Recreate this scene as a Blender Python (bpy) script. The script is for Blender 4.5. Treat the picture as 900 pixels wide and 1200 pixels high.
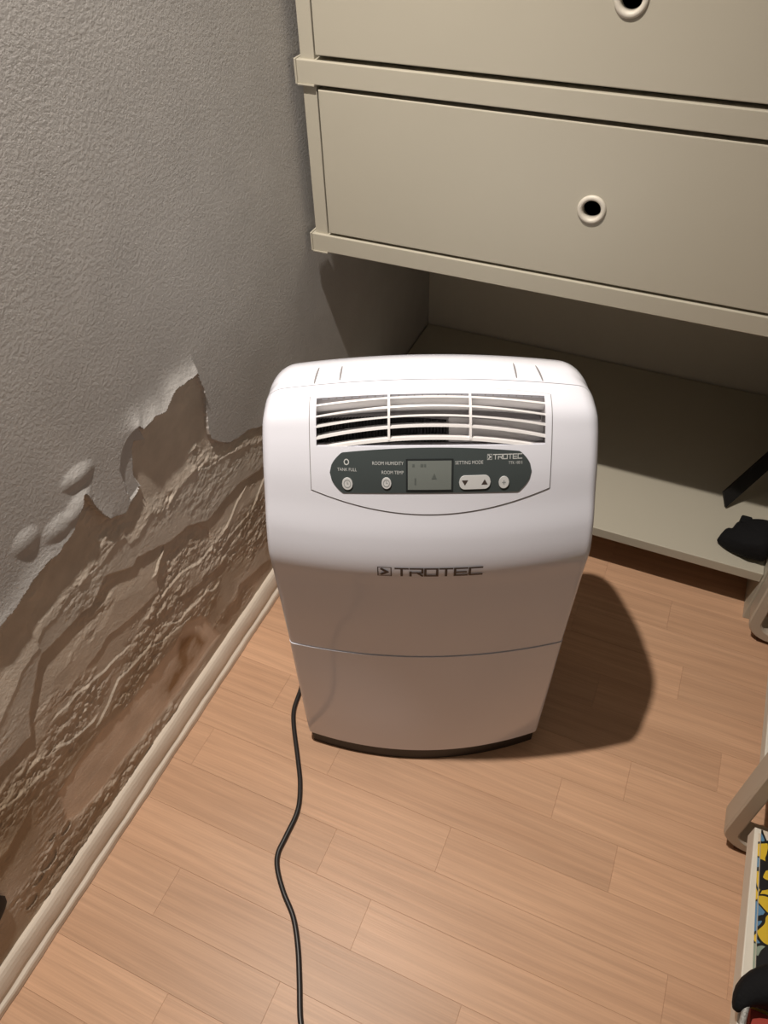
import bpy, bmesh, math, random
import numpy as np
from mathutils import Matrix, Vector

for o in list(bpy.data.objects):
    bpy.data.objects.remove(o, do_unlink=True)
SC = bpy.context.scene
COL = SC.collection
random.seed(7)
RNG = np.random.RandomState(11)

# ------------------------------------------------------------------ camera
AZ, PI_, RO = map(math.radians, (-24.66, 46.15, -1.75))
fwd = Vector((math.sin(AZ)*math.cos(PI_), math.cos(AZ)*math.cos(PI_), -math.sin(PI_)))
rgt = Vector((math.cos(AZ), -math.sin(AZ), 0))
upv = rgt.cross(fwd)
r2 = math.cos(RO)*rgt + math.sin(RO)*upv
u2 = -math.sin(RO)*rgt + math.cos(RO)*upv
cam_d = bpy.data.cameras.new('camera')
cam = bpy.data.objects.new('camera', cam_d)
COL.objects.link(cam)
cam.matrix_world = Matrix(((r2.x, u2.x, -fwd.x, .5749), (r2.y, u2.y, -fwd.y, 0), (r2.z, u2.z, -fwd.z, 1.15), (0, 0, 0, 1)))
cam_d.sensor_fit = 'VERTICAL'
cam_d.sensor_height = 36.0
cam_d.lens = 880/1200*36
cam_d.clip_start = .02
SC.camera = cam

# ------------------------------------------------------------------ light
wd = bpy.data.worlds.new('room_ambient')
SC.world = wd
wd.use_nodes = True
bg = wd.node_tree.nodes['Background']
bg.inputs[0].default_value = (1.0, .86, .70, 1)
bg.inputs[1].default_value = .115
ld = bpy.data.lights.new('wall_spot_lamp', 'SPOT')
ld.spot_size = math.radians(104)
ld.spot_blend = 1.0
ld.energy = 117
ld.color = (1.0, .91, .81)
ld.shadow_soft_size = .016
lamp = bpy.data.objects.new('wall_spot_lamp', ld)
COL.objects.link(lamp)
lamp.location = (.135, .415, 1.92)
vs = SC.view_settings
vs.view_transform = 'Standard'
vs.look = 'None'
vs.gamma = 1
vs.use_curve_mapping = False
vs.exposure = 0.0

# ------------------------------------------------------------------ helpers
def nodes(name):
    m = bpy.data.materials.new(name)
    m.use_nodes = True
    nt = m.node_tree
    return m, nt, nt.nodes['Principled BSDF'], nt.links

def mat(name, col, rough=.5, spec=.5, coat=0., metal=0., noise=0., bump=0., bscale=300., trans=0., var=0.):
    m, nt, b, L = nodes(name)
    b.inputs['Base Color'].default_value = (*col, 1)
    b.inputs['Roughness'].default_value = rough
    b.inputs['Specular IOR Level'].default_value = spec
    b.inputs['Coat Weight'].default_value = coat
    b.inputs['Coat Roughness'].default_value = .08
    b.inputs['Metallic'].default_value = metal
    tc = nt.nodes.new('ShaderNodeTexCoord')
    n = nt.nodes.new('ShaderNodeTexNoise')
    n.inputs['Scale'].default_value = 9
    n.inputs['Detail'].default_value = 4
    L.new(tc.outputs['Object'], n.inputs['Vector'])
    if var:
        mx = nt.nodes.new('ShaderNodeMix'); mx.data_type = 'RGBA'
        mx.inputs['A'].default_value = (*[c*(1-var) for c in col], 1)
        mx.inputs['B'].default_value = (*[min(1, c*(1+var)) for c in col], 1)
        L.new(n.outputs['Fac'], mx.inputs['Factor'])
        L.new(mx.outputs['Result'], b.inputs['Base Color'])
    if bump:
        n2 = nt.nodes.new('ShaderNodeTexNoise')
        n2.inputs['Scale'].default_value = bscale
        n2.inputs['Detail'].default_value = 3
        L.new(tc.outputs['Object'], n2.inputs['Vector'])
        bp = nt.nodes.new('ShaderNodeBump')
        bp.inputs['Distance'].default_value = bump
        bp.inputs['Strength'].default_value = 1
        L.new(n2.outputs['Fac'], bp.inputs['Height'])
        L.new(bp.outputs['Normal'], b.inputs['Normal'])
    return m

def tag(o, label=None, cat=None, group=None, kind=None):
    if label: o['label'] = label
    if cat: o['category'] = cat
    if group: o['group'] = group
    if kind: o['kind'] = kind
    return o

def empty(name, loc=(0, 0, 0), rz=0):
    o = bpy.data.objects.new(name, None)
    o.empty_display_size = .05
    COL.objects.link(o)
    o.location = loc
    o.rotation_euler = (0, 0, rz)
    return o

def link(name, me, m, parent=None, smooth=False):
    o = bpy.data.objects.new(name, me)
    COL.objects.link(o)
    if m: me.materials.append(m)
    if parent: o.parent = parent
    if smooth:
        me.polygons.foreach_set('use_smooth', [True]*len(me.polygons))
    return o

def pyd(name, v, f, m, parent=None, smooth=False, fixn=True):
    me = bpy.data.meshes.new(name)
    me.from_pydata([tuple(map(float, p)) for p in v], [], f)
    if fixn:
        bm = bmesh.new(); bm.from_mesh(me)
        bmesh.ops.recalc_face_normals(bm, faces=bm.faces)
        bm.to_mesh(me); bm.free()
    me.update()
    return link(name, me, m, parent, smooth)

class MB:
    """collects shapes for one mesh"""
    def __init__(s): s.v = []; s.f = []
    def add(s, v, f):
        n = len(s.v); s.v += [tuple(map(float, p)) for p in v]; s.f += [tuple(i+n for i in q) for q in f]
        return s
    def box(s, a, b):
        (x0, y0, z0), (x1, y1, z1) = a, b
        return s.add([(x0,y0,z0),(x1,y0,z0),(x1,y1,z0),(x0,y1,z0),(x0,y0,z1),(x1,y0,z1),(x1,y1,z1),(x0,y1,z1)],
                     [(3,2,1,0),(4,5,6,7),(0,1,5,4),(1,2,6,5),(2,3,7,6),(3,0,4,7)])
    def tube(s, pts, rad, n=10, cap=True):
        P = [Vector(p) for p in pts]; k = len(P); base = len(s.v)
        N = None
        for i, p in enumerate(P):
            t = (P[min(i+1, k-1)]-P[max(i-1, 0)]).normalized()
            if N is None:
                N = t.orthogonal().normalized()
            N = (N-t*N.dot(t)).normalized(); B = t.cross(N)
            rr = rad[i] if hasattr(rad, '__len__') else rad
            for j in range(n):
                a = 2*math.pi*j/n
                s.v.append(tuple(p+N*rr*math.cos(a)+B*rr*math.sin(a)))
        for i in range(k-1):
            for j in range(n):
                a = base+i*n+j; b = base+i*n+(j+1) % n
                s.f.append((a, b, b+n, a+n))
        if cap:
            s.f.append(tuple(base+j for j in reversed(range(n))))
            s.f.append(tuple(base+(k-1)*n+j for j in range(n)))
        return s
    def build(s, name, m, parent=None, smooth=False, bevel=0., seg=2):
        o = pyd(name, s.v, s.f, m, parent, smooth)
        if bevel:
            bm = bmesh.new(); bm.from_mesh(o.data)
            bmesh.ops.bevel(bm, geom=list(bm.edges), offset=bevel, segments=seg, affect='EDGES', profile=.5, clamp_overlap=True)
            bm.to_mesh(o.data); bm.free()
        return o

def box(name, a, b, m, parent=None, bevel=.0015, seg=2):
    """box with its origin at its own base centre"""
    o = MB().box(a, b).build(name, m, None, bevel=bevel, seg=seg)
    if parent: o.parent = parent
    return o

def smooth_pts(pts, n=8):
    P = [Vector(p) for p in pts]; out = []
    for i in range(len(P)-1):
        p0, p1, p2, p3 = P[max(i-1, 0)], P[i], P[i+1], P[min(i+2, len(P)-1)]
        for k in range(n):
            t = k/n
            out.append(.5*((2*p1)+(-p0+p2)*t+(2*p0-5*p1+4*p2-p3)*t*t+(-p0+3*p1-3*p2+p3)*t**3))
    out.append(P[-1])
    return out

# ------------------------------------------------------------------ materials
M_CAB = mat('cream_lacquer', (.485, .455, .375), .42, .4, var=.02)
M_CABIN = mat('cream_lacquer_inside', (.55, .50, .41), .6)
M_HOLE_SHADE = mat('drawer_inner_shade', (.03, .018, .012), .9)  # shade inside the drawers, put into the colour
M_BACKWALL = mat('back_wall_paint', (.66, .62, .54), .85, bump=.0006, bscale=160)
M_SKIRT = mat('skirting_paint', (.66, .58, .49), .5, bump=.0004, bscale=120, var=.06)
M_WHITE = mat('white_abs_plastic', (.75, .765, .85), .12, .42)
M_WHITE2 = mat('white_abs_grille', (.80, .79, .80), .3, .5)
M_CAV = mat('vent_inside_plastic', (.55, .53, .55), .6)
M_COIL = mat('dark_coil', (.03, .03, .035), .6)
M_PANEL = mat('slate_panel', (.055, .068, .07), .38, .4)
M_LCD = mat('lcd_glass', (.17, .19, .18), .25, .5)
M_LCDF = mat('lcd_frame', (.02, .024, .026), .35)
M_LCDS = mat('lcd_segment', (.10, .115, .11), .4)
M_PRINT = mat('pale_print', (.55, .57, .57), .5)
M_BTN = mat('button_grey', (.60, .61, .62), .4)
M_BTND = mat('button_mark', (.25, .27, .28), .5)
M_LOGO = mat('dark_logo_print', (.055, .04, .035), .4)
M_GROOVE = mat('groove_shadow_gap', (.22, .21, .22), .8)
M_BASE = mat('dark_base_plastic', (.018, .014, .012), .55)
M_CORD = mat('black_cord_rubber', (.018, .016, .016), .38)
M_BLACK = mat('black_fabric', (.007, .007, .008), .85, .2, bump=.001, bscale=220)
M_BLACKP = mat('black_plastic', (.010, .009, .009), .6, .3)
M_LOOP = mat('cream_bent_frame', (.50, .44, .36), .45)
M_BOARD = mat('white_board', (.66, .62, .54), .45)
M_PAD = mat('brown_felt_pad', (.09, .04, .018), .95)
M_ZIP = mat('grey_zip', (.42, .42, .40), .5, metal=.4, bump=.002, bscale=400)
M_RED = mat('red_print', (.36, .045, .03), .5)

def wood_mat():
    m, nt, b, L = nodes('oak_parquet')
    N = nt.nodes.new
    oi = N('ShaderNodeObjectInfo'); tc = N('ShaderNodeTexCoord')
    cmb = N('ShaderNodeCombineXYZ')
    mu = N('ShaderNodeMath'); mu.operation = 'MULTIPLY'; mu.inputs[1].default_value = 37
    L.new(oi.outputs['Random'], mu.inputs[0])
    for i in range(3): L.new(mu.outputs[0], cmb.inputs[i])
    ad = N('ShaderNodeVectorMath'); ad.operation = 'ADD'
    L.new(tc.outputs['Object'], ad.inputs[0]); L.new(cmb.outputs[0], ad.inputs[1])
    mp = N('ShaderNodeMapping'); mp.inputs['Scale'].default_value = (1.6, 13, 13)
    L.new(ad.outputs[0], mp.inputs['Vector'])
    n1 = N('ShaderNodeTexNoise'); n1.inputs['Scale'].default_value = 1.4; n1.inputs['Detail'].default_value = 5; n1.inputs['Distortion'].default_value = .3
    L.new(mp.outputs[0], n1.inputs['Vector'])
    mp2 = N('ShaderNodeMapping'); mp2.inputs['Scale'].default_value = (9, 420, 420)
    L.new(ad.outputs[0], mp2.inputs['Vector'])
    n2 = N('ShaderNodeTexNoise'); n2.inputs['Scale'].default_value = 1.; n2.inputs['Detail'].default_value = 3
    L.new(mp2.outputs[0], n2.inputs['Vector'])
    # cathedral growth rings
    mp3 = N('ShaderNodeMapping'); mp3.inputs['Scale'].default_value = (1.1, 13, 13)
    L.new(ad.outputs[0], mp3.inputs['Vector'])
    wv = N('ShaderNodeTexWave'); wv.wave_type = 'RINGS'; wv.rings_direction = 'X'
    wv.inputs['Scale'].default_value = 1.6; wv.inputs['Distortion'].default_value = 9; wv.inputs['Detail'].default_value = 2; wv.inputs['Detail Scale'].default_value = 1.2
    L.new(mp3.outputs[0], wv.inputs['Vector'])
    cr = N('ShaderNodeValToRGB')
    e = cr.color_ramp.elements
    e[0].position = .12; e[0].color = (.50, .295, .18, 1)
    e[1].position = .88; e[1].color = (.605, .375, .24, 1)
    L.new(n1.outputs['Fac'], cr.inputs[0])
    def mixm(a, fac_out, lo, hi):
        mr = N('ShaderNodeMapRange'); mr.inputs['To Min'].default_value = lo; mr.inputs['To Max'].default_value = hi
        L.new(fac_out, mr.inputs['Value'])
        mx = N('ShaderNodeMix'); mx.data_type = 'RGBA'; mx.blend_type = 'MULTIPLY'; mx.inputs['Factor'].default_value = 1
        L.new(a, mx.inputs['A']); L.new(mr.outputs[0], mx.inputs['B'])
        return mx.outputs['Result']
    c = mixm(cr.outputs[0], n2.outputs['Fac'], .80, 1.18)
    c = mixm(c, wv.outputs['Fac'], .94, 1.03)
    c = mixm(c, oi.outputs['Random'], .92, 1.07)
    L.new(c, b.inputs['Base Color'])
    b.inputs['Roughness'].default_value = .42
    b.inputs['Specular IOR Level'].default_value = .35
    bp = N('ShaderNodeBump'); bp.inputs['Distance'].default_value = .0003; bp.inputs['Strength'].default_value = .5
    L.new(n2.outputs['Fac'], bp.inputs['Height']); L.new(bp.outputs[0], b.inputs['Normal'])
    return m
M_WOOD = wood_mat()
M_SUB = mat('parquet_joint', (.50, .31, .19), .9)

def wall_mat(name, stipple, scale):
    m, nt, b, L = nodes(name)
    N = nt.nodes.new
    at = N('ShaderNodeAttribute'); at.attribute_name = 'Col'
    tc = N('ShaderNodeTexCoord')
    n = N('ShaderNodeTexNoise'); n.inputs['Scale'].default_value = scale; n.inputs['Detail'].default_value = 5; n.inputs['Roughness'].default_value = .68
    L.new(tc.outputs['Object'], n.inputs['Vector'])
    n3 = N('ShaderNodeTexNoise'); n3.inputs['Scale'].default_value = 14; n3.inputs['Detail'].default_value = 5
    L.new(tc.outputs['Object'], n3.inputs['Vector'])
    mr = N('ShaderNodeMapRange'); mr.inputs['To Min'].default_value = .88; mr.inputs['To Max'].default_value = 1.12
    L.new(n3.outputs['Fac'], mr.inputs['Value'])
    mx = N('ShaderNodeMix'); mx.data_type = 'RGBA'; mx.blend_type = 'MULTIPLY'; mx.inputs['Factor'].default_value = 1
    L.new(at.outputs['Color'], mx.inputs['A']); L.new(mr.outputs[0], mx.inputs['B'])
    L.new(mx.outputs['Result'], b.inputs['Base Color'])
    bp = N('ShaderNodeBump'); bp.inputs['Distance'].default_value = stipple; bp.inputs['Strength'].default_value = 1
    L.new(n.outputs['Fac'], bp.inputs['Height']); L.new(bp.outputs[0], b.inputs['Normal'])
    b.inputs['Roughness'].default_value = .88
    b.inputs['Specular IOR Level'].default_value = .25
    return m
M_PAINT = wall_mat('stippled_wall_paint', .0011, 210)
M_PLASTER = wall_mat('bare_damp_plaster', .0007, 260)

# ------------------------------------------------------------------ left wall
def noise2(y, z, sy, sz, seed):
    rs = np.random.RandomState(seed); T = rs.rand(128, 128)
    a = y/sy+1000.37; b = z/sz+1000.71
    i = np.floor(a).astype(int); j = np.floor(b).astype(int)
    fa = a-i; fb = b-j; fa = fa*fa*(3-2*fa); fb = fb*fb*(3-2*fb)
    g = lambda p, q: T[p % 128, q % 128]
    return (g(i, j)*(1-fa)+g(i+1, j)*fa)*(1-fb)+(g(i, j+1)*(1-fa)+g(i+1, j+1)*fa)*fb

def fbm(y, z, sy, sz, seed, oct=4, gain=.55):
    s = 0; a = 1; t = 0
    for k in range(oct):
        s = s+a*(noise2(y, z, sy/2**k, sz/2**k, seed+k)-.5); t += a; a *= gain
    return 2*s/t

def in_poly(y, z, P):
    r = np.zeros(y.shape, bool); n = len(P)
    for i in range(n):
        (y0, z0), (y1, z1) = P[i], P[(i+1) % n]
        if z0 == z1: continue
        c = ((z0 > z) != (z1 > z)) & (y < (y1-y0)*(z-z0)/(z1-z0)+y0)
        r ^= c
    return r

def dist_line(y, z, P):
    d = np.full(y.shape, 9.)
    for (y0, z0), (y1, z1) in zip(P[:-1], P[1:]):
        dy, dz = y1-y0, z1-z0; L = dy*dy+dz*dz+1e-12
        t = np.clip(((y-y0)*dy+(z-z0)*dz)/L, 0, 1)
        d = np.minimum(d, np.hypot(y-y0-t*dy, z-z0-t*dz))
    return d

EDGE = [(.261,.497),(.289,.5),(.306,.504),(.323,.509),(.344,.511),(.359,.511),(.368,.515),(.384,.517),(.393,.522),(.397,.526),(.413,.539),(.42,.547),(.424,.543),(.429,.524),(.435,.498),(.44,.487),(.469,.469),(.483,.476),(.495,.48),(.507,.485),(.503,.503),(.508,.523),(.512,.539),(.519,.548),(.534,.541),(.53,.565),(.535,.557),(.546,.557),(.561,.56),(.579,.553),(.588,.557),(.604,.565),(.616,.565),(.642,.561),(.654,.56),(.663,.545),(.667,.525),(.666,.511),(.663,.502),(.661,.478),(.656,.457),(.66,.438),(.676,.422),(.695,.406),(.717,.396),(.746,.389),(.793,.363)]
POLY = [(-.075, -.1), (-.07, .2), (-.05, .40), (.02, .455), (.12, .475), (.20, .492)]+EDGE+[(.84, .325), (.885, .27), (.92, .17), (.93, -.1)]
CRACK = [(.53,.565),(.513,.561),(.5,.552),(.492,.545),(.482,.53)]
BTOP = [(.80,.335),(.74,.36),(.676,.391),(.653,.396),(.618,.414),(.59,.421),(.568,.42),(.55,.417),(.539,.41),(.521,.415),(.508,.43),(.495,.426),(.475,.416),(.458,.42),(.455,.437),(.439,.442),(.424,.439),(.406,.436),(.391,.44),(.376,.441),(.365,.44),(.351,.443),(.335,.44),(.319,.433),(.3,.437),(.288,.43),(.285,.419),(.274,.42),(.252,.413),(.234,.401),(.198,.381),(.10,.36),(-.1,.33)]
BBOT = [(.86,.27),(.76,.29),(.70,.312),(.65,.315),(.608,.314),(.586,.331),(.562,.347),(.516,.356),(.502,.367),(.461,.388),(.451,.381),(.424,.399),(.404,.413),(.396,.407),(.37,.396),(.353,.4),(.319,.402),(.284,.406),(.275,.398),(.256,.377),(.235,.353),(.23,.34),(.221,.317),(.211,.321),(.169,.327),(.10,.31),(-.1,.28)]
LEDGES = [  # line, rise below it, reach
    ([(.59,.181),(.576,.183),(.563,.198),(.538,.197),(.51,.206),(.488,.209),(.459,.235)], .0022, .03),
    ([(.515,.189),(.474,.203),(.449,.209),(.422,.233),(.393,.236),(.355,.245),(.324,.225),(.297,.216)], .0022, .03),
    ([(.3,.231),(.29,.232),(.272,.238),(.252,.246),(.238,.262),(.224,.265),(.207,.281)], .0022, .02),
    ([(.313,.291),(.295,.3),(.276,.301),(.26,.305)], .002, .03),
    ([(.215,.247),(.178,.258),(.162,.266),(.142,.277),(.08,.285)], .0018, .03),
    ([(.511,.354),(.493,.344),(.48,.332)], .003, .012),
    ([(.772,.264),(.716,.233),(.686,.237),(.647,.242),(.626,.24)], .0018, .02),
    ([(.39,.272),(.37,.281),(.34,.284),(.322,.292)], .0018, .02),
    ([(.63,.262),(.66,.27),(.69,.285),(.72,.29)], .0018, .015),
    ([(.70,.375),(.72,.385),(.745,.372)], .0016, .012),
]
DROPS = [   # line, thickness above it that ends there
    ([(.739,.080),(.706,.098),(.675,.106),(.641,.121),(.628,.099),(.598,.110),(.58,.096)], .0028, .05),
    ([(.166,.222),(.149,.217),(.137,.213),(.12,.207),(.06,.20)], .002, .03),
    ([(.615,.209),(.564,.223),(.538,.232),(.50,.25)], .002, .03),
    ([(.47,.30),(.42,.31),(.37,.325),(.33,.318)], .0012, .03),
]
SMOOTH = [(.202,.193),(.26,.198),(.302,.199),(.359,.181),(.392,.18),(.429,.18),(.473,.177),(.504,.192),(.542,.16),(.568,.065),(.536,.069),(.411,.073),(.308,.092),(.23,.095),(.187,.12)]
STAIN = [(.408,.116),(.412,.138),(.457,.135),(.483,.172),(.519,.14),(.53,.098),(.485,.093),(.454,.096),(.423,.091)]
HOLE = [(.516,.356),(.586,.331),(.606,.301),(.607,.26),(.566,.263),(.527,.283),(.494,.284),(.475,.285),(.479,.321)]

def build_wall():
    Y0, Y1, Z0, Z1, R = -.10, .96, .02, .62, .0014
    ny = int((Y1-Y0)/R)+1; nz = int((Z1-Z0)/R)+1
    ys = np.linspace(Y0, Y1, ny); zs = np.linspace(Z0, Z1, nz)
    y, z = np.meshgrid(ys, zs)
    wy = y+.0025*fbm(y, z, .022, .022, 40, 3); wz = z+.003*fbm(y, z, .022, .022, 50, 3)
    bare = in_poly(wy, wz, POLY)
    d_edge = dist_line(wy, wz, POLY)
    h = np.zeros_like(y)
    # paint coat: general unevenness, blisters, curled rim
    h += .0012*fbm(y, z, .12, .12, 60, 2)
    for (cy, cz, a, b, ang, A) in ((.424,.573,.030,.016,-.15,.0034), (.408,.540,.026,.016,.2,.0028), (.375,.537,.028,.017,-.1,.0030), (.333,.556,.022,.018,0,.0028)):
        dy, dz = y-cy, z-cz
        p = (dy*math.cos(ang)+dz*math.sin(ang))/a; q = (-dy*math.sin(ang)+dz*math.cos(ang))/b
        w = np.clip(1-p*p-q*q, 0, 1)
        h += A*w**1.5
    rim = dist_line(wy, wz, EDGE[24:36])
    h += np.where(bare, 0, .0065*np.exp(-(rim/.013)**1.2)*(y < .66))
    rim2 = dist_line(wy, wz, EDGE[:16])
    h += np.where(bare, 0, .0030*np.exp(-(rim2/.012)**1.3))
    # second skin between the hairline crack and the hole
    inner = in_poly(wy, wz, CRACK+[(.482, .48), (.507, .485), (.503, .503), (.508, .523), (.512, .539), (.519, .548), (.534, .541)])
    h -= np.where(inner & ~bare, .0022, 0)
    # bare plaster
    rough = fbm(y, z, .018, .010, 70, 5, .62)
    rough2 = fbm(wy, wz, .050, .016, 90, 5, .6)
    ridg = 1-2*np.abs(fbm(wy+.5*wz, wz, .045, .014, 110, 4))
    warp = .004*fbm(y, z, .02, .02, 130, 4)
    bt = np.interp(y, *zip(*sorted(BTOP)))+warp; bb = np.interp(y, *zip(*sorted(BBOT)))+warp*.8
    zone1 = z > bt; B = (z <= bt) & (z > bb) & (y < .78); low = ~(zone1 | B)
    hb = np.where(zone1, -.0048, np.where(B, -.0028, -.0064))
    hb += np.where(zone1, np.clip((.03-(z-bt))/.03, 0, 1)*.0030, 0)      # builds up again towards the ledge
    hb += np.where(B, .0012*np.exp(-np.abs(z-bt)/.006), 0)
    hb += np.where(low, np.clip((bb-z)/.05, 0, 1)*.0030, 0)
    amp = np.where(B, .0006, np.where(zone1, .0017, .0017))
    patch = np.clip(.55+2.0*fbm(y, z, .08, .05, 150, 3), .06, 1.35)
    hb += amp*patch*(rough*1.1+rough2*.45)+np.where(B, .0, .0006)*patch*np.clip(ridg-.6, 0, 1)*2.2+.0012*patch*fbm(y, z, .007, .006, 230, 3, .75)*np.where(B, .45, 1)
    for P, A, reach in LEDGES:
        ps = sorted(P); f = np.interp(y, *zip(*ps))+warp*.7
        inside = np.clip((y-ps[0][0]+.01)/.015, 0, 1)*np.clip((ps[-1][0]+.01-y)/.015, 0, 1)
        dd = f-z
        hb += A*inside*np.where(dd > 0, np.exp(-dd/reach), 0)*(~B)
    for P, A, reach in DROPS:
        ps = sorted(P); f = np.interp(y, *zip(*ps))+warp*.7
        inside = np.clip((y-ps[0][0]+.01)/.02, 0, 1)*np.clip((ps[-1][0]+.01-y)/.02, 0, 1)
        dd = z-f
        hb += A*inside*np.where(dd > 0, np.exp(-dd/reach), 0)
    hb -= np.where(in_poly(wy, wz, HOLE), .0028, 0)
    sm = in_poly(wy, wz, SMOOTH)
    sdist = dist_line(wy, wz, SMOOTH+SMOOTH[:1])
    k = np.where(sm, np.clip(sdist/.008, 0, 1), 0)
    hb = hb*(1-k)+(-.0042+.0003*rough2)*k
    bot = (z < .10) & (y < .2)
    crumb = np.exp(-(dist_line(y, z, [(.26,.075),(.323,.072),(.42,.062)])/.012)**2)
    hb += crumb*.006*np.clip(fbm(y, z, .012, .010, 170, 3)+.15, 0, 1)
    for (cy, cz, rr) in ((.185,.118,.010), (.144,.104,.015), (.12,.098,.008), (.165,.135,.006), (.098,.078,.010)):
        q = np.hypot((wy-cy)/rr, (wz-cz)/(rr*.8))
        hb += np.where(q < 1, -.0018, .0008*np.exp(-((q-1)/.25)**2))
    h = np.where(bare, np.minimum(hb, -.0008), h)
    fade = np.clip((Z1-z)/.05, 0, 1)*np.clip((y-Y0)/.03, 0, 1)*np.clip((Y1-y)/.03, 0, 1)
    h = h*fade*fade*(3-2*fade)
    # albedo: paint, plaster, damp and rust staining
    n1 = fbm(y, z, .09, .05, 190, 4); n2 = fbm(y, z, .03, .02, 210, 4)
    paint = np.array((.465, .453, .442)); c1 = np.array((.56, .49, .415)); cB = np.array((.57, .515, .45)); cl = np.array((.54, .46, .38))
    damp = np.array((.38, .29, .20)); csm = np.array((.72, .59, .48)); st = np.array((.34, .22, .125))
    rgb = np.where(zone1[..., None], c1, np.where(B[..., None], cB, cl))
    wd_ = np.clip((.27-y)/.12, 0, 1)*np.clip((.34-z)/.06, 0, 1)*np.clip((z-.14)/.05, 0, 1)
    wd_ = np.maximum(wd_*.9, .65*np.clip((.13-z)/.06, 0, 1)*np.clip((.35-y)/.1, 0, 1))
    wd_ = np.maximum(wd_, .5*np.clip(n1*2+.15, 0, 1)*np.clip((.33-z)/.1, 0, 1))
    rgb = rgb*(1-wd_[..., None])+damp*wd_[..., None]
    rgb = rgb*(1-.8*k[..., None])+csm*.8*k[..., None]
    ds = dist_line(wy, wz, STAIN+STAIN[:1]); ins = in_poly(wy, wz, STAIN)
    s = np.where(ins, np.clip(.45+ds/.012, 0, 1), np.clip(.45-ds/.02, 0, 1))*np.clip(.75+1.1*n2, .1, 1)
    rgb = rgb*(1-s[..., None])+st*s[..., None]
    yel = np.exp(-(dist_line(wy, wz, [(.56,.16),(.51,.182),(.43,.19),(.34,.205),(.24,.215)])/.015)**2)*.45*np.clip(.6+n2, 0, 1)
    rgb = rgb*(1-yel[..., None])+np.array((.30, .21, .11))*yel[..., None]
    rgb = rgb*(1+.16*n2[..., None])
    rgb = np.where(bare[..., None], rgb, paint*(1+.03*n1[..., None]))
    # split the faces into the paint coat and the bare plaster
    idx = np.arange(ny*nz).reshape(nz, ny)
    q = np.stack([idx[:-1, :-1], idx[:-1, 1:], idx[1:, 1:], idx[1:, :-1]], -1).reshape(-1, 4)
    bq = (bare[:-1, :-1].astype(int)+bare[1:, :-1]+bare[:-1, 1:]+bare[1:, 1:]).reshape(-1) > 0
    V = np.stack([h.ravel(), y.ravel(), z.ravel()], -1)
    cols = np.concatenate([rgb.reshape(-1, 3), np.ones((ny*nz, 1))], 1)
    def mk(name, sel, m, extra=None):
        F = q[sel]; used, inv = np.unique(F, return_inverse=True); F = inv.reshape(-1, 4)
        vv = V[used]; cc = cols[used]
        if extra is not None:
            ev, ef = extra; F = np.concatenate([F, np.array(ef)+len(vv)]); vv = np.concatenate([vv, ev])
            cc = np.concatenate([cc, np.tile(np.append(paint, 1), (len(ev), 1))])
        me = bpy.data.meshes.new(name)
        me.vertices.add(len(vv)); me.vertices.foreach_set('co', vv.astype(np.float32).ravel())
        me.loops.add(F.size); me.loops.foreach_set('vertex_index', F.astype(np.int32).ravel())
        me.polygons.add(len(F)); me.polygons.foreach_set('loop_start', np.arange(0, F.size, 4, dtype=np.int32))
        me.update(calc_edges=True)
        a = me.color_attributes.new('Col', 'FLOAT_COLOR', 'POINT'); a.data.foreach_set('color', cc.astype(np.float32).ravel())
        me.polygons.foreach_set('use_smooth', np.ones(len(F), bool))
        me.validate()
        return link(name, me, m)
    ev = []; ef = []
    for (a, b, c, d) in ((-1.5, Y0, -.0, 2.5), (Y0, Y1, Z1, 2.5), (Y1, 1.56, -.0, 2.5), (Y0, Y1, 0, Z0)):
        n = len(ev); ev += [(0, a, c), (0, b, c), (0, b, d), (0, a, d)]; ef.append((n, n+1, n+2, n+3))
    # thickness behind
    for (a, b) in (((-.12, -1.5, 0), (-.12, 1.56, 2.5)),):
        n = len(ev); ev += [(-.12, -1.5, 0), (-.12, 1.56, 0), (-.12, 1.56, 2.5), (-.12, -1.5, 2.5)]; ef.append((n+3, n+2, n+1, n))
    wall = mk('wall_left', ~bq, M_PAINT, (np.array(ev, float), ef))
    tag(wall, 'grey stippled painted left wall with peeling damp patch near the floor', 'wall', kind='structure')
    pl = mk('exposed_plaster', bq, M_PLASTER)
    pl.parent = wall
    tag(pl, 'flaking brown damp plaster bared where the paint has peeled')
build_wall()

# back wall
wb = MB().box((-.12, 1.556, 0), (1.9, 1.66, 2.5)).build('wall_back', M_BACKWALL)
tag(wb, 'pale plain wall behind the drawer cabinet and low shelf', 'wall', kind='structure')

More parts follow.
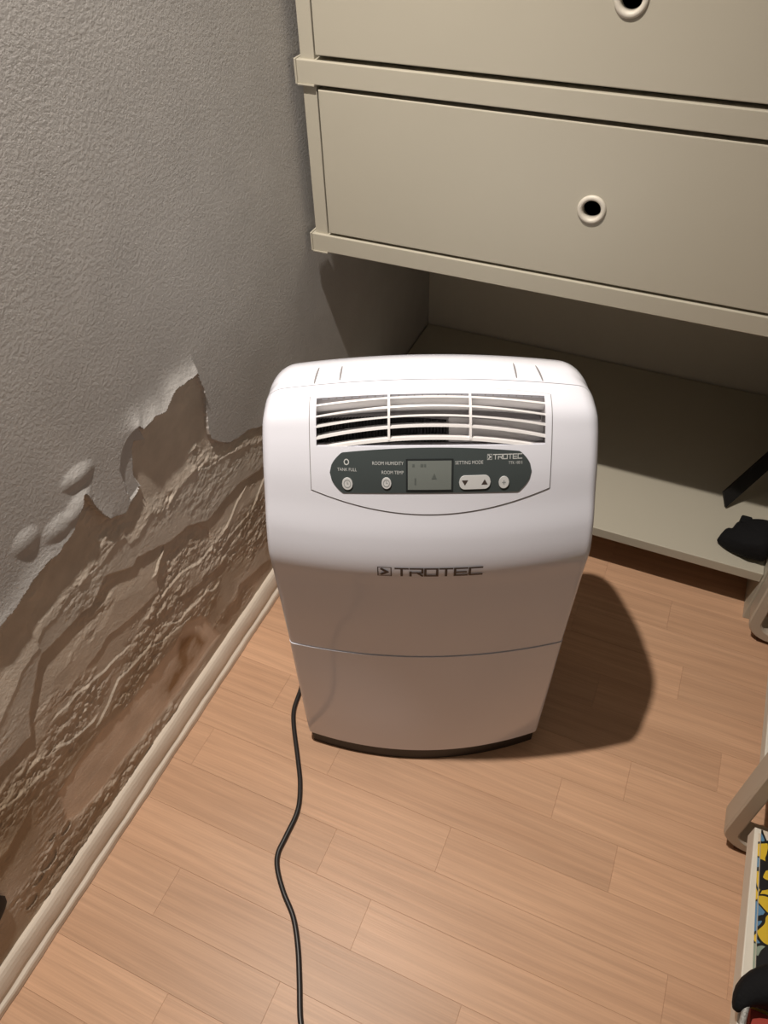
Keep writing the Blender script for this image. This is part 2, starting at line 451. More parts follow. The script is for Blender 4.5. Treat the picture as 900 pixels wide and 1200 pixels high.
# ------------------------------------------------------------------ floor
fl = MB().box((0, -1.5, -.04), (1.9, 1.556, -.0035)).build('floor', M_SUB)
tag(fl, 'light oak parquet floor of short staggered strips', 'floor', kind='structure')
PW = .07
JOINTS = {0: [.12, .605], -1: [.26, .706], -3: [.312, .80], -5: [.125, .56], -2: [.05, .47], -4: [.40, .86], 1: [.22, .70], 2: [.45, .83], 3: [.12, .62], 4: [.36, .75], 5: [.55, .90], 6: [.30, .71], 7: [.15, .58], -6: [.33, .72], -7: [.2, .6]}
for rrow in range(-11, 15):
    y0 = .507+PW*rrow; y1 = min(y0+PW, 1.556)
    xs = JOINTS.get(rrow)
    if xs is None:
        a = random.uniform(.08, .35); xs = [a, a+random.uniform(.33, .5)]
    xs = [.004]+xs+[xs[-1]+random.uniform(.36, .5), 1.9]
    if xs[-1]-xs[-2] > .65: xs.insert(-1, (xs[-1]+xs[-2])/2)
    for a, b in zip(xs[:-1], xs[1:]):
        g = .00007
        cx, cy = (a+b)/2, (y0+y1)/2; hx, hy = (b-a)/2-g, (y1-y0)/2-g
        bv = .0002
        zt = random.uniform(-.00012, .00012)
        v = [(-hx, -hy, -.004), (hx, -hy, -.004), (hx, hy, -.004), (-hx, hy, -.004),
             (-hx, -hy, zt-bv), (hx, -hy, zt-bv), (hx, hy, zt-bv), (-hx, hy, zt-bv),
             (-hx+bv, -hy+bv, zt), (hx-bv, -hy+bv, zt), (hx-bv, hy-bv, zt), (-hx+bv, hy-bv, zt)]
        f = [(0,1,5,4),(1,2,6,5),(2,3,7,6),(3,0,4,7),(4,5,9,8),(5,6,10,9),(6,7,11,10),(7,4,8,11),(8,9,10,11)]
        p = pyd('plank', v, f, M_WOOD, None, fixn=False)
        p.location = (cx, cy, 0)
        p.parent = fl

# skirting board along the left wall
prof = [(-.006, .0005), (-.006, .049), (.001, .0495), (.0038, .0475), (.0066, .0430), (.0088, .0365), (.0102, .0295), (.0108, .0240), (.0104, .0205), (.0098, .0175), (.0100, .0150), (.0118, .0138), (.0142, .0125), (.0158, .0095), (.0164, .002), (.0160, .0005)]
n = len(prof); v = []; f = []
ysk = [-1.5+i*(3.05)/200 for i in range(201)]
for j, yy in enumerate(ysk):
    for (a, b) in prof:
        w = .0004*math.sin(yy*47+b*90)+.0003*math.sin(yy*131)
        v.append((a+(w if a > 0 else 0), yy, b+(w if b > .04 else 0)))
for j in range(200):
    for i in range(n):
        a = j*n+i; b = j*n+(i+1) % n
        f.append((a, b, b+n, a+n))
f += [tuple(range(n)), tuple(200*n+i for i in range(n))]
sk = pyd('baseboard_left', v, f, M_SKIRT, None, smooth=False)
tag(sk, 'cream painted rounded skirting board along the damp left wall', 'skirting board', kind='structure')

# ------------------------------------------------------------------ drawer cabinet
YC = .991
cab = empty('drawer_cabinet', (.43, 1.27, 0))
tag(cab, 'cream drawer cabinet with round finger holes and open bottom shelf', 'cabinet')
def cpart(name, a, b, m=M_CAB, parent=None, bevel=.0012):
    o = MB().box(a, b).build(name, m, None, bevel=bevel)
    par = parent or cab
    o.parent = par
    o.matrix_parent_inverse = Matrix.Translation(-Vector(cab.location))
    return o
cpart('side_panel', (.015, YC+.004, .600), (.036, 1.55, 1.05))
cpart('side_panel', (.8345, YC+.016, .0), (.8600, 1.55, 1.05))
cpart('rail', (.0105, YC-.001, .5775), (.834, YC+.02, .6055))
cpart('rail', (.0105, YC-.001, .8185), (.834, YC+.02, .8480))
cpart('rail', (.0105, YC-.001, 1.0505), (.834, YC+.02, 1.0800))
for (z0, z1) in ((.5765, .6065), (.8175, .849), (1.0495, 1.081)):
    cpart('end_bracket', (.0075, YC-.0022, z0), (.0105, YC+.03, z1), bevel=.0008)
    cpart('bracket_lip', (.0105, YC-.0024, z0-.0008), (.036, YC-.0006, z0+.0016), bevel=.0004)
cpart('bottom_panel', (.036, YC+.02, .580), (.8345, 1.55, .598))
cpart('divider_panel', (.036, YC+.02, .824), (.8345, 1.55, .842), M_CABIN)
cpart('top_panel', (.015, YC+.02, 1.056), (.8345, 1.55, 1.074))
cpart('back_panel', (.015, 1.54, .598), (.8345, 1.55, 1.05), M_CABIN)
cpart('bottom_shelf', (.003, 1.0150, .094), (.834, 1.548, .115))

def drawer(z0, z1, hx, hz):
    x0, x1, y0, th = .0395, .8305, YC+.001, .018
    N = 48; R = .0165
    v = []; f = []
    # front face: rectangle with a round hole (ring of points projected onto the rectangle)
    out = []
    for i in range(N):
        a = 2*math.pi*i/N; c, s = math.cos(a), math.sin(a)
        tx = ((x1-hx) if c > 0 else (hx-x0))/max(abs(c), 1e-9); tz = ((z1-hz) if s > 0 else (hz-z0))/max(abs(s), 1e-9)
        t = min(tx, tz); out.append((hx+c*t, hz+s*t))
    for (cx, cz) in ((x0, z0), (x1, z0), (x1, z1), (x0, z1)):   # snap nearest ring point to each corner
        k = min(range(N), key=lambda i: (out[i][0]-cx)**2+(out[i][1]-cz)**2); out[k] = (cx, cz)
    for yy in (y0, y0+th):
        v += [(px, yy, pz) for px, pz in out]
        v += [(hx+R*math.cos(2*math.pi*i/N), yy, hz+R*math.sin(2*math.pi*i/N)) for i in range(N)]
    for i in range(N):
        j = (i+1) % N
        f += [(i, j, N+j, N+i), (2*N+i, 3*N+i, 3*N+j, 2*N+j), (i, 2*N+i, 2*N+j, j), (N+i, N+j, 3*N+j, 3*N+i)]
    d = pyd('drawer', v, f, M_CAB)
    d.parent = cab; d.matrix_parent_inverse = Matrix.Translation(-Vector(cab.location))
    bm = bmesh.new(); bm.from_mesh(d.data)
    ed = [e for e in bm.edges if all(abs(w.co.y-y0) < 1e-5 for w in e.verts) and all((abs(w.co.x-x0) < 1e-5 or abs(w.co.x-x1) < 1e-5 or abs(w.co.z-z0) < 1e-5 or abs(w.co.z-z1) < 1e-5) for w in e.verts) and len([q for q in e.link_faces if abs(q.normal.y) < .5]) == 1]
    bmesh.ops.bevel(bm, geom=ed, offset=.0014, segments=2, affect='EDGES', profile=.5)
    bm.to_mesh(d.data); bm.free()
    # drawer box behind the front, coloured near black for the shade inside
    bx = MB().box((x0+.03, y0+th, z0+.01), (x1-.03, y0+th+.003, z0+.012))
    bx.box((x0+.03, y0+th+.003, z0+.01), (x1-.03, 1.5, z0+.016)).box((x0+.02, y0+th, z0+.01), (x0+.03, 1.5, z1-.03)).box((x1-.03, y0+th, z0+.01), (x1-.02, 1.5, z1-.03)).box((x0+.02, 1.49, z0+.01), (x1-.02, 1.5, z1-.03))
    b = bx.build('drawer_box', M_HOLE_SHADE); b.parent = d
    # rounded collar ring round the finger hole
    v = []; f = []; K = 8
    ringp = [(.0118, .010), (.0118, .0), (.0126, -.0022), (.0145, -.0034), (.0172, -.0030), (.0188, -.0012), (.0190, .0002), (.0163, .0004), (.0163, .010)]
    K = len(ringp)
    for i in range(N):
        a = 2*math.pi*i/N
        for (rr, dy) in ringp: v.append((hx+rr*math.cos(a), y0+dy, hz+rr*math.sin(a)))
    for i in range(N):
        j = (i+1) % N
        for k in range(K):
            l = (k+1) % K
            f.append((i*K+k, j*K+k, j*K+l, i*K+l))
    r = pyd('finger_hole_ring', v, f, M_BOARD, None, smooth=True); r.parent = d
    tag(r, 'round cream collar of the drawer finger hole')
drawer(.6095, .8125, .432, .709)
drawer(.8540, 1.0465, .434, .9425)

# ------------------------------------------------------------------ dehumidifier
DC = (.378, .552, 0); DYAW = math.radians(22.8)
W = .186
PP = [(0,.032),(0,.10),(0,.19),(0,.287),(0,.36),(0,.43),(.0006,.470),(.0100,.507),(.0250,.540),(.0400,.573),(.0580,.603),(.074,.622),(.1,.629),(.122,.631),(.142,.628),(.168,.617),(.2,.595),(.232,.563),(.252,.52),(.26,.46),(.26,.3),(.26,.16),(.26,.032)]
BK = [1.38,1.28,1.12,1,1,1,1,1,.97,.9,.8,.65,.5,.4,.3,.15,0,0,0,0,0,0,0]
AR = [0,0,0,0,0,0,.0,.001,.004,.010,.016,.020,.022,.022,.021,.018,.014,.01,.006,.003,0,0,0]
# the front leans out: it overhangs the tank by a good centimetre at the shoulder
LEAN = [0, .17, .35, .5, .67, .83, 1, 1, 1, 1, 1, 1, 1, 1, 1, 1, 1, 1, .9, .5, 0, 0, 0]
ALL = np.array([(a-.011*s, b+.010*s, c*.8, d) for (a, b), c, d, s in zip(PP, BK, AR, LEAN)])
def catmull(P, t):
    n = len(P); i = np.clip(np.floor(t).astype(int), 0, n-2); f = (t-i)[:, None]
    g = lambda k: P[np.clip(k, 0, n-1)]
    p0, p1, p2, p3 = g(i-1), g(i), g(i+1), g(i+2)
    return .5*((2*p1)+(-p0+p2)*f+(2*p0-5*p1+4*p2-p3)*f*f+(-p0+3*p1-3*p2+p3)*f**3)
def surf(u, t, off=0.):
    """point of the housing skin: u across, t along the side profile, off outwards"""
    u = np.asarray(u, float); t = np.asarray(t, float); off = np.asarray(off, float)
    u, t, off = np.broadcast_arrays(u, t, off)
    sh = u.shape; u = u.ravel(); t = t.ravel(); off = off.ravel(); e = 1e-3
    q = catmull(ALL, t); d = catmull(ALL, np.clip(t+e, 0, 22))-catmull(ALL, np.clip(t-e, 0, 22))
    x = 1-(u/W)**2
    v = q[:, 0]-.03*q[:, 2]*x; z = q[:, 1]+q[:, 3]*x
    dv = d[:, 0]-.03*d[:, 2]*x; dz = d[:, 1]+d[:, 3]*x
    L = np.hypot(dv, dz)+1e-12; nv, nz = -dz/L, dv/L
    r = np.interp(t, [0, 7, 10, 12, 13, 16, 18, 22], [.006, .007, .012, .022, .032, .03, .015, .006])
    a = np.clip((np.abs(u)-(W-r))/r, 0, 1)
    o = off-r*(1-np.sqrt(np.clip(1-a*a, 0, 1)))
    ws = np.interp(t, [0, 3, 6, 8, 11, 22], [.99, 1, 1.018, 1.01, 1, 1])
    return np.stack([u*ws, v+nv*o, z+nz*o], -1).reshape(sh+(3,))

dh = empty('dehumidifier', DC, DYAW)
tag(dh, 'white portable dehumidifier with top vent grille and dark control panel', 'dehumidifier')

def shell(us, ts, off=0., th=.003, skip=None):
    """thick skin piece over the grid us x ts; skip(u,t) cells stay open"""
    us = np.asarray(us); ts = np.asarray(ts); nu, nt_ = len(us), len(ts)
    A = surf(us[None, :], ts[:, None], off).reshape(-1, 3); Bv = surf(us[None, :], ts[:, None], off-th).reshape(-1, 3)
    n = nu*nt_; v = np.concatenate([A, Bv]); f = []
    keep = np.ones((nt_-1, nu-1), bool)
    if skip:
        uc = (us[1:]+us[:-1])/2; tcn = (ts[1:]+ts[:-1])/2
        for i in range(nt_-1):
            for j in range(nu-1): keep[i, j] = not skip(uc[j], tcn[i])
    K = np.pad(keep, 1)
    for i in range(nt_-1):
        for j in range(nu-1):
            if not keep[i, j]: continue
            a, b, c, d = i*nu+j, i*nu+j+1, (i+1)*nu+j+1, (i+1)*nu+j
            f.append((a, b, c, d)); f.append((d+n, c+n, b+n, a+n))
            if not K[i, j+1]: f.append((b, a, a+n, b+n))
            if not K[i+2, j+1]: f.append((d, c, c+n, d+n))
            if not K[i+1, j]: f.append((a, d, d+n, a+n))
            if not K[i+1, j+2]: f.append((c, b, b+n, c+n))
    return v, f

def patch(u0, u1, lo, hi, o0, o1, nu=40, nt_=6):
    """raised pad between two curves lo(u), hi(u) on the skin, from offset o0 to o1"""
    us = np.linspace(u0, u1, nu+1); k = np.linspace(0, 1, nt_+1)
    lo_ = np.array([lo(x) for x in us]); hi_ = np.array([hi(x) for x in us])
    T = lo_[None, :]+(hi_-lo_)[None, :]*k[:, None]; Ug = np.broadcast_to(us, T.shape)
    A = surf(Ug, T, o1).reshape(-1, 3); Bv = surf(Ug, T, o0).reshape(-1, 3); n = len(A); w = nu+1
    f = []
    for i in range(nt_):
        for j in range(nu):
            a, b, c, d = i*w+j, i*w+j+1, (i+1)*w+j+1, (i+1)*w+j
            f.append((a, b, c, d)); f.append((d+n, c+n, b+n, a+n))
    for j in range(nu):
        f.append((j+1, j, j+n, j+1+n)); a = nt_*w+j; f.append((a, a+1, a+1+n, a+n))
    for i in range(nt_):
        a = i*w; b = (i+1)*w; f.append((a, b, b+n, a+n)); a = i*w+nu; b = (i+1)*w+nu; f.append((b, a, a+n, b+n))
    return np.concatenate([A, Bv]), f

def skin(name, vf, m, parent=dh, smooth=True, merge=True):
    me = bpy.data.meshes.new(name)
    v, f = vf
    me.from_pydata([tuple(map(float, p)) for p in v], [], f)
    bm = bmesh.new(); bm.from_mesh(me)
    if merge: bmesh.ops.remove_doubles(bm, verts=bm.verts, dist=1e-6)
    bmesh.ops.recalc_face_normals(bm, faces=bm.faces)
    bm.to_mesh(me); bm.free()
    o = link(name, me, m, parent, smooth)
    if smooth:
        me.set_sharp_from_angle(angle=math.radians(35))
    return o
def cat_vf(*vfs):
    v = []; f = []
    for a, b in vfs:
        n = len(v); v += [tuple(p) for p in a]; f += [tuple(i+n for i in q) for q in b]
    return v, f

edge_u = lambda: np.unique(np.concatenate([-W+W*.18*np.linspace(0, 1, 12)**1.6, np.linspace(-W*.82, W*.82, 61), W-W*.18*np.linspace(0, 1, 12)**1.6]).round(6))
GU, GT0, GT1 = .1240, 9.72, 11.50            # vent opening
us = np.unique(np.append(edge_u(), [-GU, GU]).round(6))
TS0, TS1 = 3.0, 12.22
ts_f = np.unique(np.concatenate([np.linspace(TS0+.012, 7, 70), np.linspace(7, TS1-.02, 66), [GT0, GT1]]).round(5))
skin('front_cover', shell(us, ts_f, 0, .003, lambda u, t: abs(u) < GU and GT0 < t < GT1), M_WHITE)
tk = skin('water_tank', shell(edge_u(), np.linspace(0, TS0-.004, 20), .0012, .004), M_WHITE)
tag(tk, 'removable white water tank front below the seam')
tcap = shell(edge_u(), np.linspace(TS1+.01, 22, 70), 0, .003)
# the two flat flanks and the underside
T = np.linspace(0, 22, 160)
flank = []
for sgn in (-1, 1):
    L_ = surf(sgn*W, T, 0); flank.append((L_+np.array([-sgn*.0006, 0, 0]), [tuple(range(len(T)))]))
bt_ = surf(np.linspace(-W, W, 40), np.zeros(40), -.003); bk_ = surf(np.linspace(W, -W, 40), np.full(40, 22.), -.003)
flank.append((np.concatenate([bt_, bk_]), [tuple(range(80))]))
skin('rear_housing', cat_vf(tcap, *flank), M_WHITE, merge=False)

# dark base under the tank
v = []; N = 40
for zz in (0.0, .034):
    for k in range(N+1):
        x = -.178+.356*k/N; v.append((x, -.0355*(1-(x/W)**2)+.0035, zz))
    v += [(.178, .25, zz), (-.178, .25, zz)]
m_ = N+3
f = [tuple(range(m_))[::-1], tuple(range(m_, 2*m_))]+[(i, (i+1) % m_, m_+(i+1) % m_, m_+i) for i in range(m_)]
pyd('base', v, f, M_BASE, dh)

# control insert: thin raised moulding round grille and panel
xq = lambda u, w=.1305: 1-(u/w)**2
lo_in = lambda u: 8.46-.60*max(0, xq(u))
hi_in = lambda u: 11.58+.20*xq(u)
IU = .1300
ins = cat_vf(
    patch(-IU, IU, lo_in, lambda u: 9.70+0*u, .0002, .0010, 60, 10),
    patch(-IU, -GU+.001, lambda u: 9.70, hi_in, .0002, .0010, 3, 20),
    patch(GU-.001, IU, lambda u: 9.70, hi_in, .0002, .0010, 3, 20),
    patch(-GU+.001, GU-.001, lambda u: 11.49, hi_in, .0002, .0010, 50, 2))
ci = skin('control_insert', ins, M_WHITE, merge=False)
gv = cat_vf(patch(-IU-.0008, IU+.0008, lambda u: lo_in(u)-.026, lambda u: lo_in(u)+.004, .0, .0004, 60, 1),
            patch(-IU-.0009, -IU, lo_in, lambda u: hi_in(u)+.02, 0, .0004, 1, 20), patch(IU, IU+.0009, lo_in, lambda u: hi_in(u)+.02, 0, .0004, 1, 20),
            patch(-IU, IU, lambda u: hi_in(u)-.004, lambda u: hi_in(u)+.026, 0, .0004, 60, 1))
skin('groove', gv, M_GROOVE, ci, merge=False)

# vent: cavity, coil fins, slats, bars
cav_f = patch(-GU, GU, lambda u: GT0, lambda u: GT1, -.034, -.032, 30, 8)
wallsv = cat_vf(patch(-GU-.002, GU+.002, lambda u: GT0-.06, lambda u: GT0, -.034, -.0005, 30, 1), patch(-GU-.002, GU+.002, lambda u: GT1, lambda u: GT1+.06, -.034, -.0005, 30, 1),
                patch(-GU-.002, -GU, lambda u: GT0, lambda u: GT1, -.034, -.0005, 1, 12), patch(GU, GU+.002, lambda u: GT0, lambda u: GT1, -.034, -.0005, 1, 12))
grille = empty('vent_grille'); grille.parent = dh
skin('vent_cavity', cat_vf(cav_f, wallsv), M_CAV, grille, merge=False)
fins = []
for k in range(40):
    u0 = -.122+k*.0035
    fins.append(patch(u0, u0+.0016, lambda u: 9.76, lambda u: 10.75-.35*max(0, (u+.05)/.08), -.032, -.017, 1, 6))
coil = skin('coil_fins', cat_vf(*fins, patch(-.1225, .018, lambda u: 9.74, lambda u: 10.8-.35*max(0, (u+.05)/.08), -.0325, -.024, 12, 4)), M_COIL, grille, merge=False, smooth=False)
tag(coil, 'dark evaporator fins behind the slats')
duct = skin('air_duct', patch(.020, .1235, lambda u: 9.74, lambda u: 10.62-.25*(u-.02)/.1, -.032, -.013, 20, 6), M_WHITE2, grille, merge=False)

def slat(tc_, d, thick=.075, deep=.016, name='slat'):
    """curved louvre blade: bright nose, body running inward"""
    us = np.linspace(-GU+.0003, GU-.0003, 49)
    tt = tc_-d*(us/.125)**2
    A = surf(us, tt+thick/2, .0006); B_ = surf(us, tt-thick/2, .0006)
    C_ = surf(us, tt-thick*.6+.10, -deep); D_ = surf(us, tt-thick*.6+.14, -deep)
    n = len(us); v = np.concatenate([A, B_, C_, D_]); f = []
    for j in range(n-1):
        for a, b in ((0, 1), (1, 2), (2, 3), (3, 0)):
            f.append((a*n+j, b*n+j, b*n+j+1, a*n+j+1))
    f += [(0, n, 2*n, 3*n), (n-1, 2*n-1, 3*n-1, 4*n-1)]
    return skin(name, (v, f), M_WHITE2, grille, merge=False)
for tc_, d in ((11.385, .20), (11.045, .32), (10.68, .365), (10.305, .39)):
    slat(tc_, d)
slat(9.915, .33, .085, .010, 'sill')
for ub in (-.0445, .0422):
    pf = patch(ub-.0013, ub+.0013, lambda u: 9.86, lambda u: 11.50, -.006, .0011, 2, 24)
    skin('cross_bar', pf, M_WHITE2, grille, merge=False)

# control panel with rounded ends
def pan_hw(t, a=.1085, tc_=8.99): return a
def p_hi(u):
    a = abs(u)
    top = 9.665-.14*(u/.1)**2
    if a > .0955: top = 9.537-.545*(1-math.sqrt(max(0, 1-(a-.0955)/.0135)))
    return max(top, 8.99)
def p_lo(u):
    a = abs(u)
    b = 8.475-.06*(u/.1)**2
    if a > .0955: b = 8.42+.565*(1-math.sqrt(max(0, 1-(a-.0955)/.0135)))
    return min(b, 8.985)
cp = skin('control_panel', patch(-.109, .109, p_lo, p_hi, .0008, .0018, 120, 12), M_PANEL, merge=False)
tag(cp, 'dark slate control panel with rounded ends')
PO = .0018
skin('display_frame', patch(-.0265, .0240, lambda u: 8.535, lambda u: 9.385, PO, PO+.0008, 12, 6), M_LCDF, cp, merge=False)
lcd = skin('display', patch(-.0245, .0222, lambda u: 8.575, lambda u: 9.335, PO+.0008, PO+.0012, 12, 6), M_LCD, cp, merge=False)
TM = 1/.0345     # profile units per metre on the panel
def disc(name, u0, t0, rad, o0, o1, m, parent, squash=1.):
    h = lambda u: math.sqrt(max(0, rad*rad-(u-u0)**2))*TM
    return skin(name, patch(u0-rad, u0+rad, lambda u: t0-h(u)-1e-4, lambda u: t0+h(u)+1e-4, o0, o1, 20, 2), m, parent, merge=False)
b1 = disc('button', -.0900, 8.70, .0058, PO, PO+.0014, M_BTN, cp)
b2 = disc('button', -.0475, 8.745, .0052, PO, PO+.0014, M_BTN, cp)
b3 = disc('button', .0790, 8.72, .0056, PO, PO+.0014, M_BTN, cp)
for b, u0, t0, r in ((b1, -.09, 8.70, .0040), (b2, -.0475, 8.745, .0036)):
    h = lambda u, rr: math.sqrt(max(0, rr*rr-(u-u0)**2))*TM
    rings = []
    N = 24; vv = []; ff = []
    for i in range(N):
        a = 2*math.pi*i/N
        for rr in (r, r-.0007): vv.append(surf(u0+rr*math.cos(a), t0+rr*math.sin(a)*TM, PO+.0016))
    for i in range(N):
        j = (i+1) % N; ff.append((2*i, 2*j, 2*j+1, 2*i+1))
    for (du, dt, wu, wt) in ((0, .0009, .0007, .0022), (.0006, 0, .0014, .0007)):
        n0 = len(vv)
        for (a, c) in ((-1, -1), (1, -1), (1, 1), (-1, 1)): vv.append(surf(u0+du+a*wu/2, t0+(dt+c*wt/2)*TM, PO+.0016))
        ff.append((n0, n0+1, n0+2, n0+3))
    pyd('button_symbol', vv, ff, M_BTND, b)
vv = []; ff = []
for (wu, wt) in ((.0040, .0009), (.0009, .0040)):
    n0 = len(vv)
    for (a, c) in ((-1, -1), (1, -1), (1, 1), (-1, 1)): vv.append(surf(.079+a*wu/2, 8.72+c*wt/2*TM, PO+.0016))
    ff.append((n0, n0+1, n0+2, n0+3))
pyd('button_symbol', vv, ff, M_BTND, b3)
def caps(u, u0, u1, r):
    a = max(0, u0+r-u, u-(u1-r)); return math.sqrt(max(0, r*r-a*a))*TM
rk = skin('rocker_button', patch(.0305, .0645, lambda u: 8.752-caps(u, .0305, .0645, .0063)-1e-4, lambda u: 8.752+caps(u, .0305, .0645, .0063)+1e-4, PO, PO+.0014, 40, 2), M_BTN, cp, merge=False)
for (u0, s) in ((.0368, -1), (.0580, 1)):
    P = [(u0-.0034, -s*.0022), (u0+.0034, -s*.0022), (u0, s*.0026)]
    pyd('arrow_symbol', [surf(a, 8.752+b*TM, PO+.0016) for a, b in P], [(0, 1, 2)], M_LOGO, rk)
# indicator light ring
N = 24; vv = []; ff = []
for i in range(N):
    a = 2*math.pi*i/N
    for rr in (.0029, .0019): vv.append(surf(-.0905+rr*math.cos(a), 9.29+rr*math.sin(a)*TM, PO+.0002))
for i in range(N):
    j = (i+1) % N; ff.append((2*i, 2*j, 2*j+1, 2*i+1))
pyd('indicator_ring', vv, ff, M_PRINT, cp)

def text_on(body, u0, u1, t0, height, off, tpm, m, name, parent):
    """flat lettering wrapped on the skin from u0 to u1, baseline t0"""
    cu = bpy.data.curves.new('lettering', 'FONT'); cu.body = body
    to = bpy.data.objects.new('lettering', cu); COL.objects.link(to)
    dg = bpy.context.evaluated_depsgraph_get(); dg.update()
    me = bpy.data.meshes.new_from_object(to.evaluated_get(dg))
    bpy.data.objects.remove(to, do_unlink=True)
    co = np.zeros(len(me.vertices)*3); me.vertices.foreach_get('co', co); co = co.reshape(-1, 3)
    mn, mx = co.min(0), co.max(0)
    uu = u0+(co[:, 0]-mn[0])/(mx[0]-mn[0])*(u1-u0); tt = t0+(co[:, 1]-mn[1])/(mx[1]-mn[1])*height*tpm
    P = surf(uu, tt, off)
    me.vertices.foreach_set('co', P.astype(np.float32).ravel()); me.update()
    me.materials.clear()
    return link(name, me, m, parent)
TX = PO+.0003
text_on('TANK FULL', -.1005, -.0795, 9.045, .0030, TX, TM, M_PRINT, 'lettering', cp)
text_on('ROOM HUMIDITY', -.0625, -.0290, 9.225, .0031, TX, TM, M_PRINT, 'lettering', cp)
text_on('ROOM TEMP', -.0525, -.0290, 8.985, .0031, TX, TM, M_PRINT, 'lettering', cp)
text_on('SETTING MODE', .0262, .0560, 9.23, .0031, TX, TM, M_PRINT, 'lettering', cp)
text_on('TTK 100 S', .0835, .0985, 9.20, .0026, TX, TM, M_PRINT, 'lettering', cp)
vv = []; ff = []
for (a, b, w, hh) in ((-.0185, 9.22, .0024, .0024), (-.0095, 9.22, .0030, .0024), (-.0060, 9.22, .0020, .0024), (-.0165, 8.80, .0016, .0060)):
    n0 = len(vv); vv += [surf(a+p*w/2, b+q*hh/2*TM, PO+.0014) for p, q in ((-1, -1), (1, -1), (1, 1), (-1, 1))]; ff.append((n0, n0+1, n0+2, n0+3))
n0 = len(vv); vv += [surf(a, b, PO+.0014) for a, b in ((.001, 8.86), (.0065, 8.86), (.004, 9.02))]; ff.append((n0, n0+1, n0+2))
pyd('display_segment', vv, ff, M_LCDS, lcd)

# brand mark: square strokes, wide letters
LET = {'T': [((0, 1), (1, 1)), ((.5, 1), (.5, 0))],
       'R': [((0, 0), (0, .55)), ((0, 1), (1, 1)), ((1, 1), (1, .45)), ((1, .45), (.15, .45)), ((.55, .45), (1, 0))],
       'O': [((0, 0), (0, 1)), ((0, 1), (1, 1)), ((1, 1), (1, 0)), ((1, 0), (0, 0))],
       'E': [((0, 0), (0, 1)), ((0, 1), (1, 1)), ((0, .5), (.9, .5)), ((0, 0), (1, 0))],
       'C': [((1, 1), (0, 1)), ((0, 1), (0, 0)), ((0, 0), (1, 0))]}
def brand(u0, u1, t0, hgt, off, tpm, m, parent):
    vv = []; ff = []
    def quad(a, b, w):
        ax, ay = a; bx, by = b; dx, dy = bx-ax, by-ay; L = math.hypot(dx, dy); dx /= L; dy /= L
        ax -= dx*w/2; ay -= dy*w/2; bx += dx*w/2; by += dy*w/2
        nx, ny = -dy*w/2, dx*w/2; n0 = len(vv)
        K = 3
        for i in range(K+1):
            px, py = ax+(bx-ax)*i/K, ay+(by-ay)*i/K
            for s in (1, -1): vv.append(surf(px+s*nx, t0+(py+s*ny)*tpm, off))
        for i in range(K): a_ = n0+2*i; ff.append((a_, a_+1, a_+3, a_+2))
    tot = u1-u0; box_w = tot*.125; sw = hgt*.17
    # square emblem with an arrow head
    x0, x1 = u0, u0+box_w
    for a, b in (((x0, 0), (x0, hgt)), ((x0, hgt), (x1, hgt)), ((x1, hgt), (x1, 0)), ((x1, 0), (x0, 0))): quad(a, b, sw*.45)
    mx_ = (x0+x1)/2
    quad((mx_-box_w*.2, hgt*.8), (mx_+box_w*.2, hgt*.5), sw*1.3); quad((mx_+box_w*.2, hgt*.5), (mx_-box_w*.2, hgt*.2), sw*1.3)
    lx = u0+box_w+tot*.035; lw = (u1-lx)/6
    for i, ch in enumerate('TROTEC'):
        for (a, b) in LET[ch]:
            q = lambda p: (lx+i*lw+p[0]*lw*.80+sw*.4, p[1]*(hgt*.84)+hgt*.08)
            quad(q(a), q(b), sw)
    return pyd('brand_lettering', vv, ff, m, parent, fixn=False)
brand(-.0585, .0615, 5.72, .0160, .0011, 1/.0445, M_LOGO, dh)
brand(.0605, .0985, 9.335, .0048, TX, TM, M_PRINT, cp)

# grip slits on the top cap
for (ua, ta, ub, tb) in ((-.127, 12.30, -.1235, 13.7), (-.0985, 12.38, -.097, 13.6), (.0950, 12.38, .0945, 13.7), (.124, 12.30, .1195, 13.6)):
    k = np.linspace(0, 1, 13); uc = ua+(ub-ua)*k; tt = ta+(tb-ta)*k; ww = .0011*np.sin(np.pi*np.clip(k*.9+.08, 0, 1))**.4
    A = surf(uc-ww, tt, .0005); B_ = surf(uc+ww, tt, .0005)
    skin('grip_slit', (np.concatenate([A, B_]), [(i, i+1, 13+i+1, 13+i) for i in range(12)]), M_GROOVE, dh, merge=False)

# power cord lying on the parquet (part of the machine)
R = .0038
cord = [(.300, .830, .10), (.262, .822, .03), (.20, .79, R), (.150, .72, R), (.132, .64, R), (.142, .585, R), (.151,.555,R),(.158,.519,R),(.172,.491,R),(.207,.44,R),(.23,.404,R),(.245,.367,R),(.247,.326,R),(.248,.3,R),(.258,.28,R),(.281,.256,R),(.31,.232,R),(.333,.202,R),(.354,.167,R),(.373,.133,R),(.392,.105,R),(.43,.03,R),(.45,-.08,R),(.42,-.25,R),(.44,-.45,R)]
inv = (Matrix.Translation(Vector(DC)) @ Matrix.Rotation(DYAW, 4, 'Z')).inverted()
cp_ = [inv @ Vector(p) for p in cord]
co_ = MB().tube(smooth_pts(cp_, 8), R, 12).build('power_cord', M_CORD, dh, smooth=True)
tag(co_, 'black rubber power cord snaking over the parquet')

